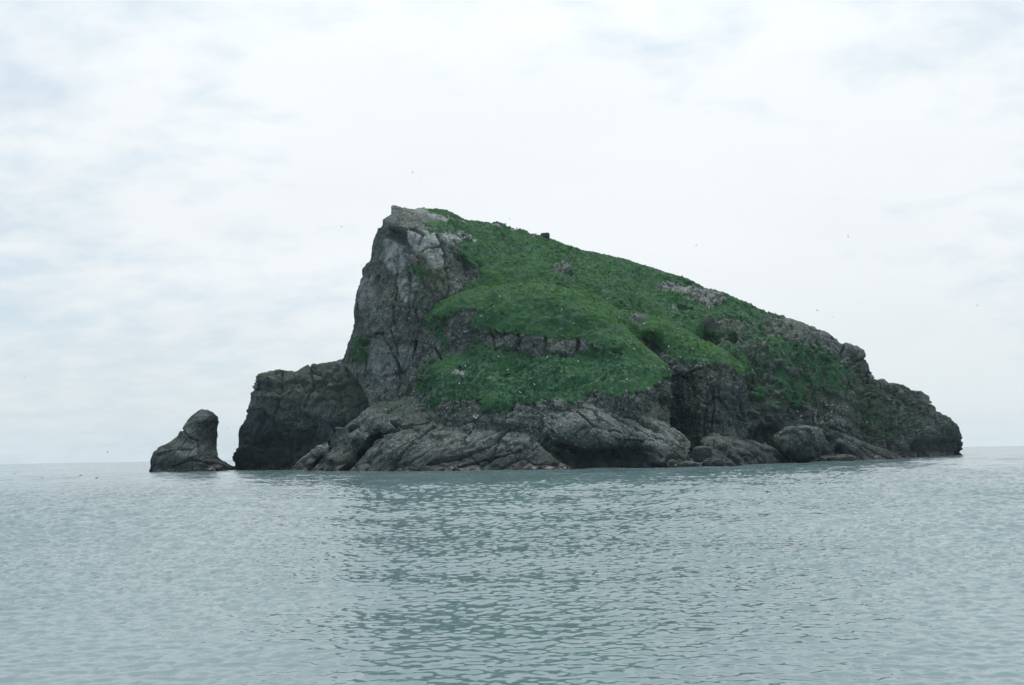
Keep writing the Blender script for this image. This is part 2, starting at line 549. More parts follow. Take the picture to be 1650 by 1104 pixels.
def rock_mass(name, knots, depth, cols, rows, back, parent=None, seed=1, strata=(0, 0, 1), stretch=1.0, amp=1.0, cell=5.0,
              grass=(), ungrass=(), pale=(), ochre=(), dark=(), guano=(), cracks=(), recess=(), power=1.0, back_drop=1.0,
              grass_scale=1.0, bed=(0.2, 0.1, 1.0), bottom=None, calm=(), moss=(), taper=0.0, **tags):
    kn = [(k[0], k[1], k[2] if len(k) > 2 else k[0], k[3] if len(k) > 3 else (bottom(k[0]) if bottom else 775)) for k in knots]
    tx, ty, bx, by = densify(kn, cols)
    v = np.linspace(0, 1, rows)[:, None] ** power
    PX = tx + (bx - tx) * v
    PY = ty + (by - ty) * v
    Yd = rbf(depth, PX.ravel(), PY.ravel()).reshape(PX.shape)
    G = to_world(PX, PY, Yd)
    # the far side, falling away behind the skyline
    top = G[0]
    nb = 14
    tb = (np.linspace(0, 1, nb + 1)[1:] ** 1.5)[::-1]
    bk = np.zeros((nb, cols, 3))
    bk[..., 0] = top[None, :, 0]
    bk[..., 1] = top[None, :, 1] + back * np.sin(tb * math.pi / 2)[:, None]
    bk[..., 2] = top[None, :, 2] - (top[None, :, 2] + 3) * back_drop * (1 - np.cos(tb * math.pi / 2))[:, None]
    if taper:
        k = bk[..., 1] / top[None, :, 1]
        cx = top[:, 0].mean() * k
        bk[..., 0] = cx + (top[None, :, 0] * k - cx) * (1 - taper * np.sin(tb * math.pi / 2)[:, None])
    G = np.concatenate([bk, G], 0)
    PXf = np.concatenate([np.repeat(tx[None], nb, 0), PX], 0).ravel().astype(f32)
    PYf = np.concatenate([np.repeat(ty[None], nb, 0), PY], 0).ravel().astype(f32)
    nr = G.shape[0]
    N = grid_normals(G)
    N = (N if N[nb + rows // 2, :, 1].mean() < 0 else -N).reshape(-1, 3)
    V = G.reshape(-1, 3)
    flip = N[(nb + rows // 2) * cols + cols // 2]
    # masks (growth, stains and rock tone; dark also carries shade painted into hollows)
    wob = fbm(V, 6.0, seed + 50, 4) * 9 + fbm(V, 1.6, seed + 51, 2) * 5
    def mask(list_, soft=5.0, wobble=1.0):
        mm = np.zeros(len(V), f32)
        for it in list_:
            poly, val = it if isinstance(it[0], (list, tuple)) and isinstance(it[1], (int, float)) else (it, 1.0)
            mm = np.maximum(mm, val * sstep(poly_sd(PXf, PYf, poly) + wob * wobble, -soft, soft))
        return mm
    gm = np.zeros(len(V), f32)
    gsoft = gm
    if grass:
        g0 = mask(grass, 9.0, 1.7)
        un = mask(ungrass, 5.0, 1.9) if ungrass else 0.0
        patch = fbm(V, 4.2, seed + 60, 5, 0.6)
        g1 = g0 * (1 - un)
        gm = sstep(g1 + patch * 0.75 * sstep(g1, 0.0, 0.15) * (1 - sstep(g1, 0.85, 1.0) * 0.55), 0.4, 0.62)
        holes = sstep(fbm(V, 3.4, seed + 62, 4, 0.6), 0.40, 0.5)
        gm = gm * (1 - holes)
        gsoft = np.maximum(gm, mask(grass, 16.0, 2.0) ** 2 * 0.3 * (1 - 0.6 * un)) * (1 - 0.8 * holes)
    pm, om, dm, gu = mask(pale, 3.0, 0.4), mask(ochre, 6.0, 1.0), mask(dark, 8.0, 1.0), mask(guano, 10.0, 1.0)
    # relief: tilted beds broken into blocks, joints between them, then roughness
    s = np.array(strata, float)
    s /= np.linalg.norm(s)
    Q = V + (V @ s)[:, None] * s * (1.0 / stretch - 1.0)     # stretched along the bedding direction
    Q = Q + np.stack([vnoise(V, 4.0, seed + 1), vnoise(V, 4.0, seed + 2), vnoise(V, 4.0, seed + 3)], -1) * 0.5
    d = 1.15 * fbm(V, cell * 2.6, seed + 4, 3)
    f1, f2, rn, ti = voro(Q, cell, seed + 5)
    d += (rn - 0.5) * 0.20 * cell + ti * 0.25 * cell - 0.16 * cell * (1 - sstep(f2 - f1, 0.0, 0.10))
    f1, f2, rn, ti = voro(Q, cell * 0.36, seed + 6)
    d += (rn - 0.5) * 0.08 * cell + ti * 0.15 * cell - 0.05 * cell * (1 - sstep(f2 - f1, 0.0, 0.14))
    d += 0.34 * fbm(V, 1.8, seed + 7, 3, 0.55, True)
    # beds standing out or set back, so that ledges and undercuts form
    bn = np.array(bed, float)
    bn /= np.linalg.norm(bn)
    for bh, ba, sd in ((cell * 0.95, 0.16 * cell, 70), (cell * 0.34, 0.06 * cell, 71)):
        q = (V @ bn) / bh + 1.1 * fbm(V, cell * 2.2, seed + sd, 3)
        i0 = np.floor(q)
        fr = q - i0
        z0 = np.zeros(len(q), np.int64)
        h0 = (hsh(i0.astype(np.int64) + 500, z0, z0, seed + sd) & np.uint32(1023)).astype(f32) / 1023
        h1 = (hsh(i0.astype(np.int64) + 501, z0, z0, seed + sd) & np.uint32(1023)).astype(f32) / 1023
        d += ba * ((h0 + (h1 - h0) * sstep(fr, 0.82, 1.0)) * 2 - 1)
    d = d * amp
    if calm:
        d = d * (1 - mask(calm, 14.0, 0.5))
    for line, wd, dp in cracks:
        q = line_d(PXf + wob * 0.14, PYf + wob * 0.08, line)
        d -= 1.5 * dp * (1 - sstep(q, wd * 0.25, wd))
        dm = np.maximum(dm, 0.55 * (1 - sstep(q, wd * 0.4, wd * 1.3)))  # dark tone painted along the cracks to deepen their shade
    for poly, dp, soft in recess:
        d -= dp * sstep(poly_sd(PXf + wob * 0.3, PYf + wob * 0.3, poly), -soft, soft)
    dg = (1.9 * fbm(V, 10.0, seed + 8, 3) + 0.45 * fbm(V, 2.2, seed + 9, 2, 0.6)) * grass_scale
    d = d * (1 - gm) + dg * gm + 0.25 * gm
    vv = np.concatenate([np.linspace(-0.3, -0.01, nb), np.linspace(0, 1, rows)])
    edge = 0.42 + 0.58 * sstep(np.abs(vv), 0.0, 0.09)
    d = d * np.repeat(edge, cols)
    V = V + N * d[:, None]
    idx = np.arange(nr * cols).reshape(nr, cols)
    a, b, c, e = idx[:-1, :-1].ravel(), idx[:-1, 1:].ravel(), idx[1:, 1:].ravel(), idx[1:, :-1].ravel()
    F = np.stack([a, e, c, b], -1)
    if moss:
        gm = np.maximum(gm, 0.42 * mask(moss, 12.0, 2.0))
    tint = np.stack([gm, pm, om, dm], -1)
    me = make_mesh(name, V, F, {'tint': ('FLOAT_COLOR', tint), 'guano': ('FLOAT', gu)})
    o = link(name, me, ROCK, parent, **tags)
    ALL.append(dict(V=V.reshape(nr, cols, 3), gm=gm.reshape(nr, cols), gs=gsoft.reshape(nr, cols), nb=nb, name=name))
    return o


island = bpy.data.objects.new('island', None)
island.location = (0, 0, 0)
COL.objects.link(island)
island['kind'] = 'structure'
island['label'] = 'steep rocky island with green grassy slopes rising from the sea'

# --- the mountain: crag on the left, green upper slope, broken flank falling to the right
SKY = [(551, 582, 598, 640), (556, 570, 600, 655), (559.4, 560, 601, 665), (566, 538, 602, 680), (570.8, 518, 604, 695), (570.8, 498, 606, 710), (576.4, 468.5, 609, 730),
       (581.6, 443.6, 612, 740), (582.5, 434.5, 614, 745), (590, 426, 616, 750), (596.8, 420, 618, 755), (598, 407, 621, 760), (603.6, 387, 625, 765),
       (611.5, 366.6, 630), (616.5, 363, 634), (616.7, 354, 638), (629.6, 345, 645), (631.2, 332, 649), (636.4, 331, 653),
       (647.7, 335, 660), (665, 336, 670), (675, 333, 680), (684, 334), (686, 336), (711, 337.6), (734, 345), (749.6, 354), (779, 357),
       (801.7, 358.7), (824, 365.5), (840, 371), (865, 378), (886, 383.5), (920, 397), (946.7, 405.5), (975.8, 410.8), (1014.5, 421), (1053, 433),
       (1085, 443.8), (1104, 449), (1140.6, 464.8), (1167, 472), (1203.6, 490), (1240, 505), (1259, 509.5), (1287, 519), (1322.5, 534),
       (1348.5, 546), (1352, 552), (1359, 555.5), (1361.4, 553.7), (1379, 559), (1388.5, 565), (1391, 573), (1389.7, 580, 1392),
       (1398, 585, 1396), (1401, 594, 1399), (1399.8, 608, 1402), (1417, 612, 1414), (1419, 614.5, 1418), (1422.4, 610.6, 1424), (1427, 611.5, 1428), (1431, 617.5), (1442.7, 617.5),
       (1455.5, 621), (1470.7, 629.4), (1483.4, 631.5), (1497.5, 640, 1494), (1498, 650.5, 1498), (1506.4, 654, 1506), (1509.4, 663, 1511),
       (1531.8, 674.7, 1527), (1542, 685, 1535), (1548.4, 697.6, 1541), (1547, 713, 1544), (1545.3, 734, 1545)]
DEPTH_A = [(551, 582, 322), (571, 510, 324), (582, 440, 325), (603, 387, 323), (631, 333, 318), (686, 336, 322), (750, 354, 330), (824, 365, 338),
           (886, 383, 343), (946, 405, 346), (1014, 421, 346), (1085, 444, 345), (1167, 472, 342), (1240, 505, 338), (1322, 534, 338),
           (1360, 554, 338), (1391, 573, 341), (1401, 600, 346), (1442, 617, 362), (1497, 640, 394), (1509, 663, 400), (1532, 675, 414),
           (1547, 697, 428), (1545, 734, 426),
           (580, 560, 309), (600, 500, 304), (620, 430, 304), (628, 360, 310), (650, 350, 311), (655, 420, 298), (650, 480, 295), (640, 540, 291),
           (600, 600, 298), (620, 640, 288), (600, 545, 300), (607, 537, 297), (690, 350, 312), (690, 374, 301),
           (718, 385, 299.5), (720, 430, 296), (716, 470, 292), (700, 500, 289), (727, 400, 303), (735, 430, 304), (745, 460, 298), (760, 400, 312),
           (800, 400, 322), (800, 440, 304), (850, 445, 304), (900, 420, 323), (900, 450, 305), (1000, 450, 322), (1000, 485, 298), (1000, 470, 310), (1100, 470, 328),
           (1100, 500, 314), (1100, 525, 298), (1180, 500, 324), (1180, 520, 312),
           (1135, 518, 299), (1190, 532, 300), (1140, 528, 301), (1135, 560, 300), (1180, 560, 294), (1230, 545, 306), (1240, 520, 322),
           (1200, 590, 288), (1200, 620, 284), (1200, 680, 275), (1200, 760, 270),
           (1250, 560, 303), (1280, 560, 308), (1280, 620, 295), (1280, 680, 288), (1280, 760, 281), (1290, 530, 326), (1350, 580, 328), (1350, 640, 314),
           (1350, 700, 308), (1350, 760, 303), (1400, 640, 336), (1400, 700, 328), (1400, 760, 321), (1440, 640, 353), (1460, 640, 368), (1460, 700, 357), (1460, 750, 347),
           (1510, 690, 394), (1510, 740, 384), (1540, 710, 420), (1538, 745, 413),
           (700, 600, 292), (700, 775, 282), (800, 520, 296), (900, 520, 294), (900, 775, 278), (1050, 600, 290), (1050, 775, 282), (1120, 600, 290), (1120, 775, 280), (1000, 560, 292)]
GR_A = [[(688, 341), (700, 330), (760, 345), (820, 352), (890, 375), (1010, 410), (1110, 445), (1180, 470), (1230, 495), (1262, 512), (1230, 525), (1180, 515), (1132, 512),
         (1125, 560), (1000, 530), (900, 480), (760, 490), (735, 470), (770, 440), (745, 425), (738, 400), (720, 378), (690, 370), (668, 366), (700, 352)],
        ([(1180, 515), (1260, 520), (1320, 552), (1380, 600), (1385, 625), (1330, 650), (1240, 660), (1190, 620), (1150, 575), (1135, 535)], 0.5),
        ([(1230, 540), (1300, 560), (1345, 585), (1360, 615), (1300, 605), (1240, 575)], 0.68),
        ([(566, 545), (590, 540), (592, 580), (560, 585)], 0.7), ([(660, 425), (690, 430), (680, 450), (655, 445)], 0.7),
        ([(1380, 610), (1470, 640), (1490, 690), (1420, 720), (1370, 660)], 0.42)]
UN_A = [[(1058, 456), (1085, 453), (1130, 462), (1168, 480), (1165, 492), (1120, 487), (1075, 472)], [(1082, 492), (1120, 496), (1118, 507), (1088, 504)],
        [(690, 346), (735, 350), (752, 358), (735, 360), (700, 353)], [(790, 359), (815, 362), (835, 372), (810, 371)], [(888, 432), (922, 436), (915, 443), (893, 440)],
        [(715, 378), (760, 382), (775, 392), (740, 390)], [(760, 440), (775, 430), (772, 450)], [(845, 362), (880, 378), (860, 380)], ([(1230, 508), (1330, 540), (1345, 556), (1280, 548), (1225, 528)], 0.55),
        [(885, 462), (915, 467), (912, 474), (888, 470)], [(1160, 516), (1195, 522), (1190, 530), (1160, 526)], [(950, 492), (1010, 500), (1005, 506), (955, 499)]]
PALE_A = [([(657, 375), (683, 373), (700, 372), (716, 396), (721, 428), (700, 433), (688, 420), (679, 404), (665, 401), (658, 392)], 0.8),
          ([(622, 384), (642, 394), (652, 408), (648, 438), (630, 440), (620, 420)], 0.6), ([(640, 452), (660, 446), (659, 490), (649, 484)], 0.85),
          ([(662, 450), (676, 445), (672, 475), (664, 490)], 0.65), ([(712, 376), (762, 380), (775, 392), (740, 392), (722, 398)], 0.75),
          ([(1058, 455), (1085, 452), (1130, 461), (1170, 480), (1165, 493), (1120, 488), (1075, 473)], 0.38), ([(1082, 492), (1120, 496), (1118, 507), (1088, 504)], 0.3),
          ([(690, 346), (735, 350), (752, 358), (735, 360), (700, 353)], 0.6), ([(790, 359), (815, 362), (835, 372), (810, 371)], 0.6), ([(672, 333), (684, 334), (690, 342), (668, 341)], 0.5),
          ([(600, 545), (625, 545), (640, 580), (625, 625), (600, 610)], 0.28), ([(640, 560), (668, 555), (665, 600), (645, 590)], 0.3),
          ([(1225, 552), (1262, 560), (1258, 575), (1232, 566)], 0.5), ([(580, 455), (600, 440), (605, 500), (585, 530)], 0.4), ([(1430, 640), (1465, 655), (1455, 668), (1432, 655)], 0.4), ([(1340, 640), (1375, 650), (1370, 690), (1345, 680)], 0.3), ([(1480, 640), (1495, 640), (1495, 660)], 0.3)]
OCH_A = [([(660, 402), (678, 404), (690, 426), (718, 434), (722, 472), (700, 476), (690, 450), (668, 436)], 0.8), ([(608, 470), (622, 455), (625, 488), (612, 493)], 0.6),
         ([(655, 342), (668, 348), (670, 368), (655, 365)], 0.7), ([(640, 505), (668, 510), (668, 545), (645, 540)], 0.4), ([(1090, 470), (1160, 488), (1150, 495), (1100, 485)], 0.35), ([(1225, 552), (1300, 570), (1290, 585), (1235, 570)], 0.4)]
CR_A = [([(657.7, 374.5), (673, 374.5), (683, 378), (674, 392)], 2.2, 1.3), ([(679, 403.7), (687, 401), (697, 398.6), (711, 396)], 2.0, 1.4),
        ([(703, 378), (711, 391), (716, 402.4), (718.5, 419), (721, 440)], 2.4, 1.8), ([(593, 445), (592, 488), (591.7, 521), (594, 545)], 2.2, 1.4),
        ([(609, 445), (609, 478)], 1.8, 0.9), ([(660, 440), (660, 500), (655, 515)], 2.2, 1.5), ([(671, 470), (666.5, 494), (672, 515)], 1.8, 1.0), ([(613, 536), (621, 549), (631, 568), (641, 584), (646, 600)], 2.2, 1.4),
        ([(628, 532), (637, 555), (642, 570)], 1.7, 0.9), ([(592, 600), (590, 560), (598, 543), (607, 537), (616, 537)], 2.0, 1.6), ([(642, 395), (636, 430), (640, 470), (632, 520)], 2.0, 1.1),
        ([(670, 550), (668, 590), (662, 620)], 2.6, 1.6), ([(723, 430), (724, 470), (718, 482)], 2.4, 1.4), ([(1361, 553), (1358, 590), (1365, 620)], 2.4, 1.6), ([(1419, 613), (1424, 640), (1436, 655)], 2.2, 1.8), ([(1431, 618), (1436, 645), (1450, 655)], 2, 1.2),
        ([(1390, 578), (1372, 590), (1350, 596)], 2.2, 1.4), ([(1385, 636), (1405, 640), (1412, 641)], 2.4, 2.0), ([(1308, 682), (1325, 695), (1343, 713)], 2.5, 1.6), ([(1330, 660), (1340, 690), (1360, 705)], 3, 1.4),
        ([(1480, 632), (1483, 660), (1475, 690)], 2.2, 1.2), ([(1499, 652), (1488, 690), (1490, 720)], 2.2, 1.2), ([(1400, 650), (1398, 690), (1408, 715)], 2.2, 1.0), ([(1440, 660), (1436, 700), (1445, 730)], 2.2, 1.0)]
RC_A = [([(627, 370), (641, 368), (656, 376), (657, 396), (642, 393), (626, 382)], 3.0, 3.5), ([(1134, 519), (1150, 517), (1160, 530), (1158, 560), (1136, 565)], 3.2, 4.0),
        ([(1230, 690), (1255, 685), (1262, 735), (1205, 720)], 3.0, 6.0), ([(1475, 712), (1543, 710), (1545, 740), (1470, 742)], 3.5, 7.0), ([(1525, 690), (1532, 688), (1530, 740), (1522, 735)], 1.5, 4.0)]
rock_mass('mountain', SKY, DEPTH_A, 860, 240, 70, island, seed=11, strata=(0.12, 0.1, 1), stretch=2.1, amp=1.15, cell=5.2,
          calm=[([(545, 600), (570, 480), (620, 330), (700, 330), (740, 380), (740, 480), (690, 520), (670, 640), (600, 680)], 0.5), ([(655, 372), (705, 372), (722, 432), (690, 430)], 0.7)],
          moss=[[(1120, 515), (1250, 515), (1340, 560), (1395, 600), (1470, 640), (1500, 680), (1440, 715), (1300, 660), (1200, 680), (1130, 600)], [(550, 585), (575, 530), (600, 560), (590, 590)], [(640, 430), (720, 430), (740, 480), (680, 500), (650, 470)]],
          bottom=lambda x: float(np.interp(x, [600, 690, 760, 1060, 1100, 1190, 1206, 1300], [720, 690, 600, 600, 640, 650, 775, 775])),
          grass=GR_A, ungrass=UN_A, pale=PALE_A, ochre=OCH_A, cracks=CR_A, recess=RC_A,
          dark=[([(1195, 640), (1310, 650), (1330, 720), (1210, 745)], 0.7), ([(1130, 520), (1240, 545), (1330, 600), (1400, 620), (1450, 680), (1400, 745), (1200, 745), (1140, 600)], 0.42), ([(565, 560), (590, 440), (615, 430), (600, 520), (590, 560)], 0.3), ([(600, 390), (625, 380), (622, 430), (605, 440)], 0.3), ([(655, 500), (700, 520), (670, 560), (640, 550)], 0.3), ([(626, 368), (656, 376), (656, 396), (626, 384)], 0.6), ([(1470, 700), (1550, 690), (1550, 745), (1465, 745)], 0.6)],  # dark: lichen and streaks, plus shade painted on the right flank and hollows
          guano=[([(1285, 640), (1365, 630), (1375, 690), (1310, 690)], 0.95), ([(1480, 690), (1540, 685), (1540, 715), (1490, 715)], 0.6), ([(1400, 670), (1460, 680), (1460, 720), (1410, 710)], 0.6), ([(600, 400), (680, 370), (700, 440), (620, 520)], 0.45)])
print('mountain', round(time.time() - T0, 1))

# --- shoulder behind the bluff, with the dark sea cliff under it
rock_mass('grassy_shoulder', [(905, 478), (930, 481), (960, 487), (1000, 498), (1030, 505), (1060, 513), (1090, 524), (1112, 534), (1128, 546), (1150, 557), (1172, 568), (1190, 580), (1198, 592), (1200, 620, 1201),
                         (1197, 650, 1203), (1204, 690, 1206)],
          [(905, 478, 300), (960, 487, 298), (1000, 498, 297), (1060, 513, 295), (1128, 546, 289), (1190, 580, 282), (1000, 508, 287), (1060, 523, 284), (1120, 556, 279.5), (1180, 586, 275.5), (1200, 620, 276), (1204, 690, 272),
           (950, 520, 286), (1000, 530, 285), (1040, 548, 286), (1055, 566, 285), (1050, 534, 281), (1110, 564, 275), (1150, 572, 276), (1100, 577, 274), (1150, 590, 271.5), (1185, 600, 271),
           (1060, 600, 272), (1100, 598, 270), (1141, 590, 270.5), (1060, 612, 274), (1100, 612, 273), (1117, 612, 270), (1150, 610, 268), (1190, 630, 268),
           (1070, 660, 274.5), (1095, 650, 273), (1120, 650, 267), (1090, 700, 274), (1150, 690, 265), (1200, 720, 264), (1060, 775, 272), (1150, 775, 262), (1205, 775, 262), (905, 600, 290), (905, 775, 285), (1000, 600, 282), (1000, 775, 278)],
          300, 190, 16, island, seed=31, strata=(0.1, 0, 1), stretch=1.8, amp=1.0, cell=4.5, back_drop=0.5,
          grass=[[(880, 460), (960, 470), (1060, 495), (1130, 528), (1200, 572), (1215, 606), (1188, 602), (1150, 592), (1110, 584), (1060, 562), (1030, 550), (1000, 560), (880, 560)]],
          ungrass=[[(1010, 505), (1035, 510), (1030, 516), (1012, 512)], [(1025, 545), (1050, 550), (1065, 572), (1040, 580)]],
          ochre=[([(1120, 600), (1160, 600), (1160, 680), (1120, 690)], 0.35)], dark=[([(1050, 560), (1200, 585), (1210, 745), (1050, 745)], 0.28), ([(1060, 605), (1116, 605), (1116, 690), (1110, 720), (1060, 720)], 0.4), ([(1055, 560), (1090, 575), (1100, 600), (1060, 605)], 0.4)],  # dark mixes lichen tone with shade painted on the cliff and its recesses
          cracks=[([(1060, 609), (1098, 605), (1117, 600), (1141, 594)], 2.4, 1.6), ([(1116, 605), (1116, 640), (1113, 690)], 2.4, 1.6), ([(1196, 610), (1192, 640), (1196, 680)], 2.4, 1.2), ([(1150, 625), (1152, 660), (1145, 690)], 2, 0.8)],
          guano=[([(1110, 595), (1190, 600), (1190, 680), (1110, 680)], 0.3)])

# --- the grassy bluff in front, a cliff band across it and a green apron below
rock_mass('grassy_bluff', [(640, 640, 655, 720), (652, 612, 662, 725), (665, 585, 670, 730), (676, 550, 680, 735), (683, 518, 690, 740), (690, 500, 700, 740), (712, 485, 715), (740, 471), (770, 464), (800, 460.5), (835, 458), (870, 456), (900, 459), (925, 467), (950, 481), (975, 499), (1000, 518),
                           (1022, 537), (1042, 556), (1062, 580), (1074, 592), (1079, 599), (1076, 608, 1070), (1068, 618, 1066), (1063, 640, 1063), (1061, 690, 1060)],
          [(640, 640, 288), (665, 585, 288), (690, 500, 293), (740, 471, 292), (800, 461, 291), (870, 457, 290), (925, 467, 288), (1000, 518, 279), (1042, 556, 272), (1079, 599, 264), (1063, 650, 260), (700, 505, 286), (745, 481, 283), (800, 471, 281), (870, 467, 279.5), (920, 478, 277.5), (990, 526, 270), (1032, 562, 263.5), (1065, 598, 257), (1060, 700, 258),
           (700, 530, 286), (725, 510, 283), (730, 560, 281), (760, 540, 277), (800, 490, 278.5), (870, 490, 276), (850, 520, 271), (850, 538, 268), (940, 500, 274), (950, 530, 269), (950, 542, 266), (1000, 560, 262.5),
           (760, 575, 274), (850, 572, 267), (950, 572, 263.5), (1030, 585, 259),
           (700, 600, 273), (760, 612, 263), (760, 590, 270), (850, 582, 264), (850, 612, 256), (950, 582, 261), (950, 610, 252), (1040, 610, 253), (1060, 612, 255), (720, 650, 259), (800, 655, 249), (900, 650, 244), (1000, 640, 243), (1045, 628, 248),
           (1050, 680, 250), (660, 720, 268), (800, 720, 248), (900, 720, 243), (1000, 720, 243), (700, 775, 258), (1000, 775, 243)],
          480, 250, 16, island, seed=21, strata=(0.1, 0.1, 1), stretch=1.6, amp=1.0, cell=3.6, back_drop=0.25,
          grass=[[(675, 512), (690, 490), (760, 455), (870, 445), (930, 458), (1010, 510), (1090, 590), (1085, 605), (1066, 616), (1050, 624), (1010, 640), (980, 636), (930, 646), (860, 648), (830, 652), (800, 664), (760, 650),
                  (730, 648), (700, 625), (690, 598), (720, 580), (735, 560), (728, 520), (690, 520)], ([(640, 610), (690, 575), (740, 560), (760, 610), (750, 665), (690, 665), (650, 650)], 0.5), ([(690, 500), (760, 480), (765, 560), (700, 590)], 0.4)],
          ungrass=[([(762, 531), (800, 529), (840, 536), (880, 542), (925, 546), (960, 556), (1000, 566), (1005, 573), (950, 573), (900, 570), (850, 573), (800, 566), (765, 560)], 0.72),
                   [(715, 520), (745, 495), (762, 510), (760, 555), (735, 565)], [(955, 478), (975, 485), (970, 495), (955, 488)], [(728, 598), (752, 602), (748, 612), (730, 608)], [(765, 640), (780, 640), (780, 655), (765, 652)]],
          pale=[([(765, 535), (810, 545), (812, 562), (770, 558)], 0.25), ([(840, 538), (925, 548), (925, 568), (845, 570)], 0.2), ([(932, 552), (958, 556), (955, 568), (935, 568)], 0.3), ([(728, 598), (752, 602), (748, 612), (730, 608)], 0.4), ([(1040, 625), (1060, 620), (1060, 690), (1045, 660)], 0.3)],
          ochre=[([(855, 535), (900, 545), (895, 570), (855, 565)], 0.5), ([(718, 505), (745, 500), (755, 540), (730, 545)], 0.3)],
          cracks=[([(830, 520), (836, 548), (828, 575)], 4.5, 1.1), ([(926, 530), (934, 555), (925, 575)], 4.0, 0.9), ([(700, 560), (715, 585)], 2.4, 1.0), ([(790, 530), (796, 560)], 3.5, 0.8), ([(880, 540), (874, 572)], 4, 0.8)],
          recess=[([(762, 556), (800, 562), (850, 571), (905, 571), (960, 571), (1000, 573), (1000, 578), (850, 578), (765, 566)], 1.6, 3.0)],
          dark=[([(760, 530), (1010, 560), (1010, 580), (760, 568)], 0.35)],
          guano=[([(640, 500), (760, 500), (760, 680), (640, 680)], 0.3)])

# --- the rock headland at the left end
rock_mass('rock_headland', [(377.6, 758, 378), (379, 748, 380), (382, 734.5, 382), (383, 710, 385), (383.6, 695.8, 388), (387, 685, 392), (393.3, 680, 396), (397, 661.8, 400), (405.5, 637.6, 405), (404.7, 630.8, 409),
                            (414, 623.5, 413), (413.2, 606, 418), (426, 601, 427), (440.6, 597), (477, 598.8), (486.7, 594), (503.6, 586), (525, 584), (549.7, 581), (570, 578), (590, 588), (602, 620, 606), (606, 660, 610)],
          [(378, 757, 345), (383, 700, 342), (397, 662, 340), (413, 606, 338), (440, 597, 335), (503, 586, 330), (550, 581, 324), (590, 588, 315), (606, 660, 306),
           (392, 720, 334), (405, 660, 331), (430, 640, 325), (430, 612, 328), (480, 612, 324), (425, 700, 325), (430, 740, 328), (480, 640, 320), (480, 690, 318), (500, 735, 319), (540, 610, 318), (560, 640, 311), (560, 700, 309), (590, 640, 306), (520, 660, 315), (540, 680, 309),
           (390, 775, 340), (430, 775, 330), (480, 775, 320), (600, 775, 306)],
          260, 150, 26, island, seed=41, strata=(0.15, 0, 1), stretch=1.5, amp=0.75, cell=6.0,
          moss=[[(415, 600), (500, 590), (600, 590), (600, 660), (520, 650), (430, 660)]],
          dark=[([(375, 690), (420, 660), (480, 690), (560, 660), (560, 770), (370, 770)], 0.9), ([(370, 580), (620, 580), (620, 770), (370, 770)], 0.45), ([(535, 600), (600, 600), (600, 660), (545, 650)], 0.6)],  # dark foot: black lichen together with painted overhang shade
          pale=[([(395, 640), (415, 625), (410, 680), (392, 700)], 0.3), ([(480, 640), (520, 630), (520, 660), (490, 665)], 0.2), ([(505, 680), (535, 672), (530, 700), (505, 705)], 0.3), ([(545, 582), (590, 585), (590, 592), (545, 590)], 0.5)],
          cracks=[([(455, 600), (450, 640), (440, 680), (446, 740)], 2.6, 1.6), ([(500, 588), (505, 625), (490, 660)], 2.4, 1.2), ([(545, 590), (540, 630), (550, 660)], 2.4, 1.0), ([(415, 625), (424, 660), (415, 700)], 2.2, 1.0)],
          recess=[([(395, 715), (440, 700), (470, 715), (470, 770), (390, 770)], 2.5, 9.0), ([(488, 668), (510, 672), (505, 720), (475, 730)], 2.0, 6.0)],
          guano=[([(415, 680), (470, 680), (470, 740), (420, 740)], 0.7)])

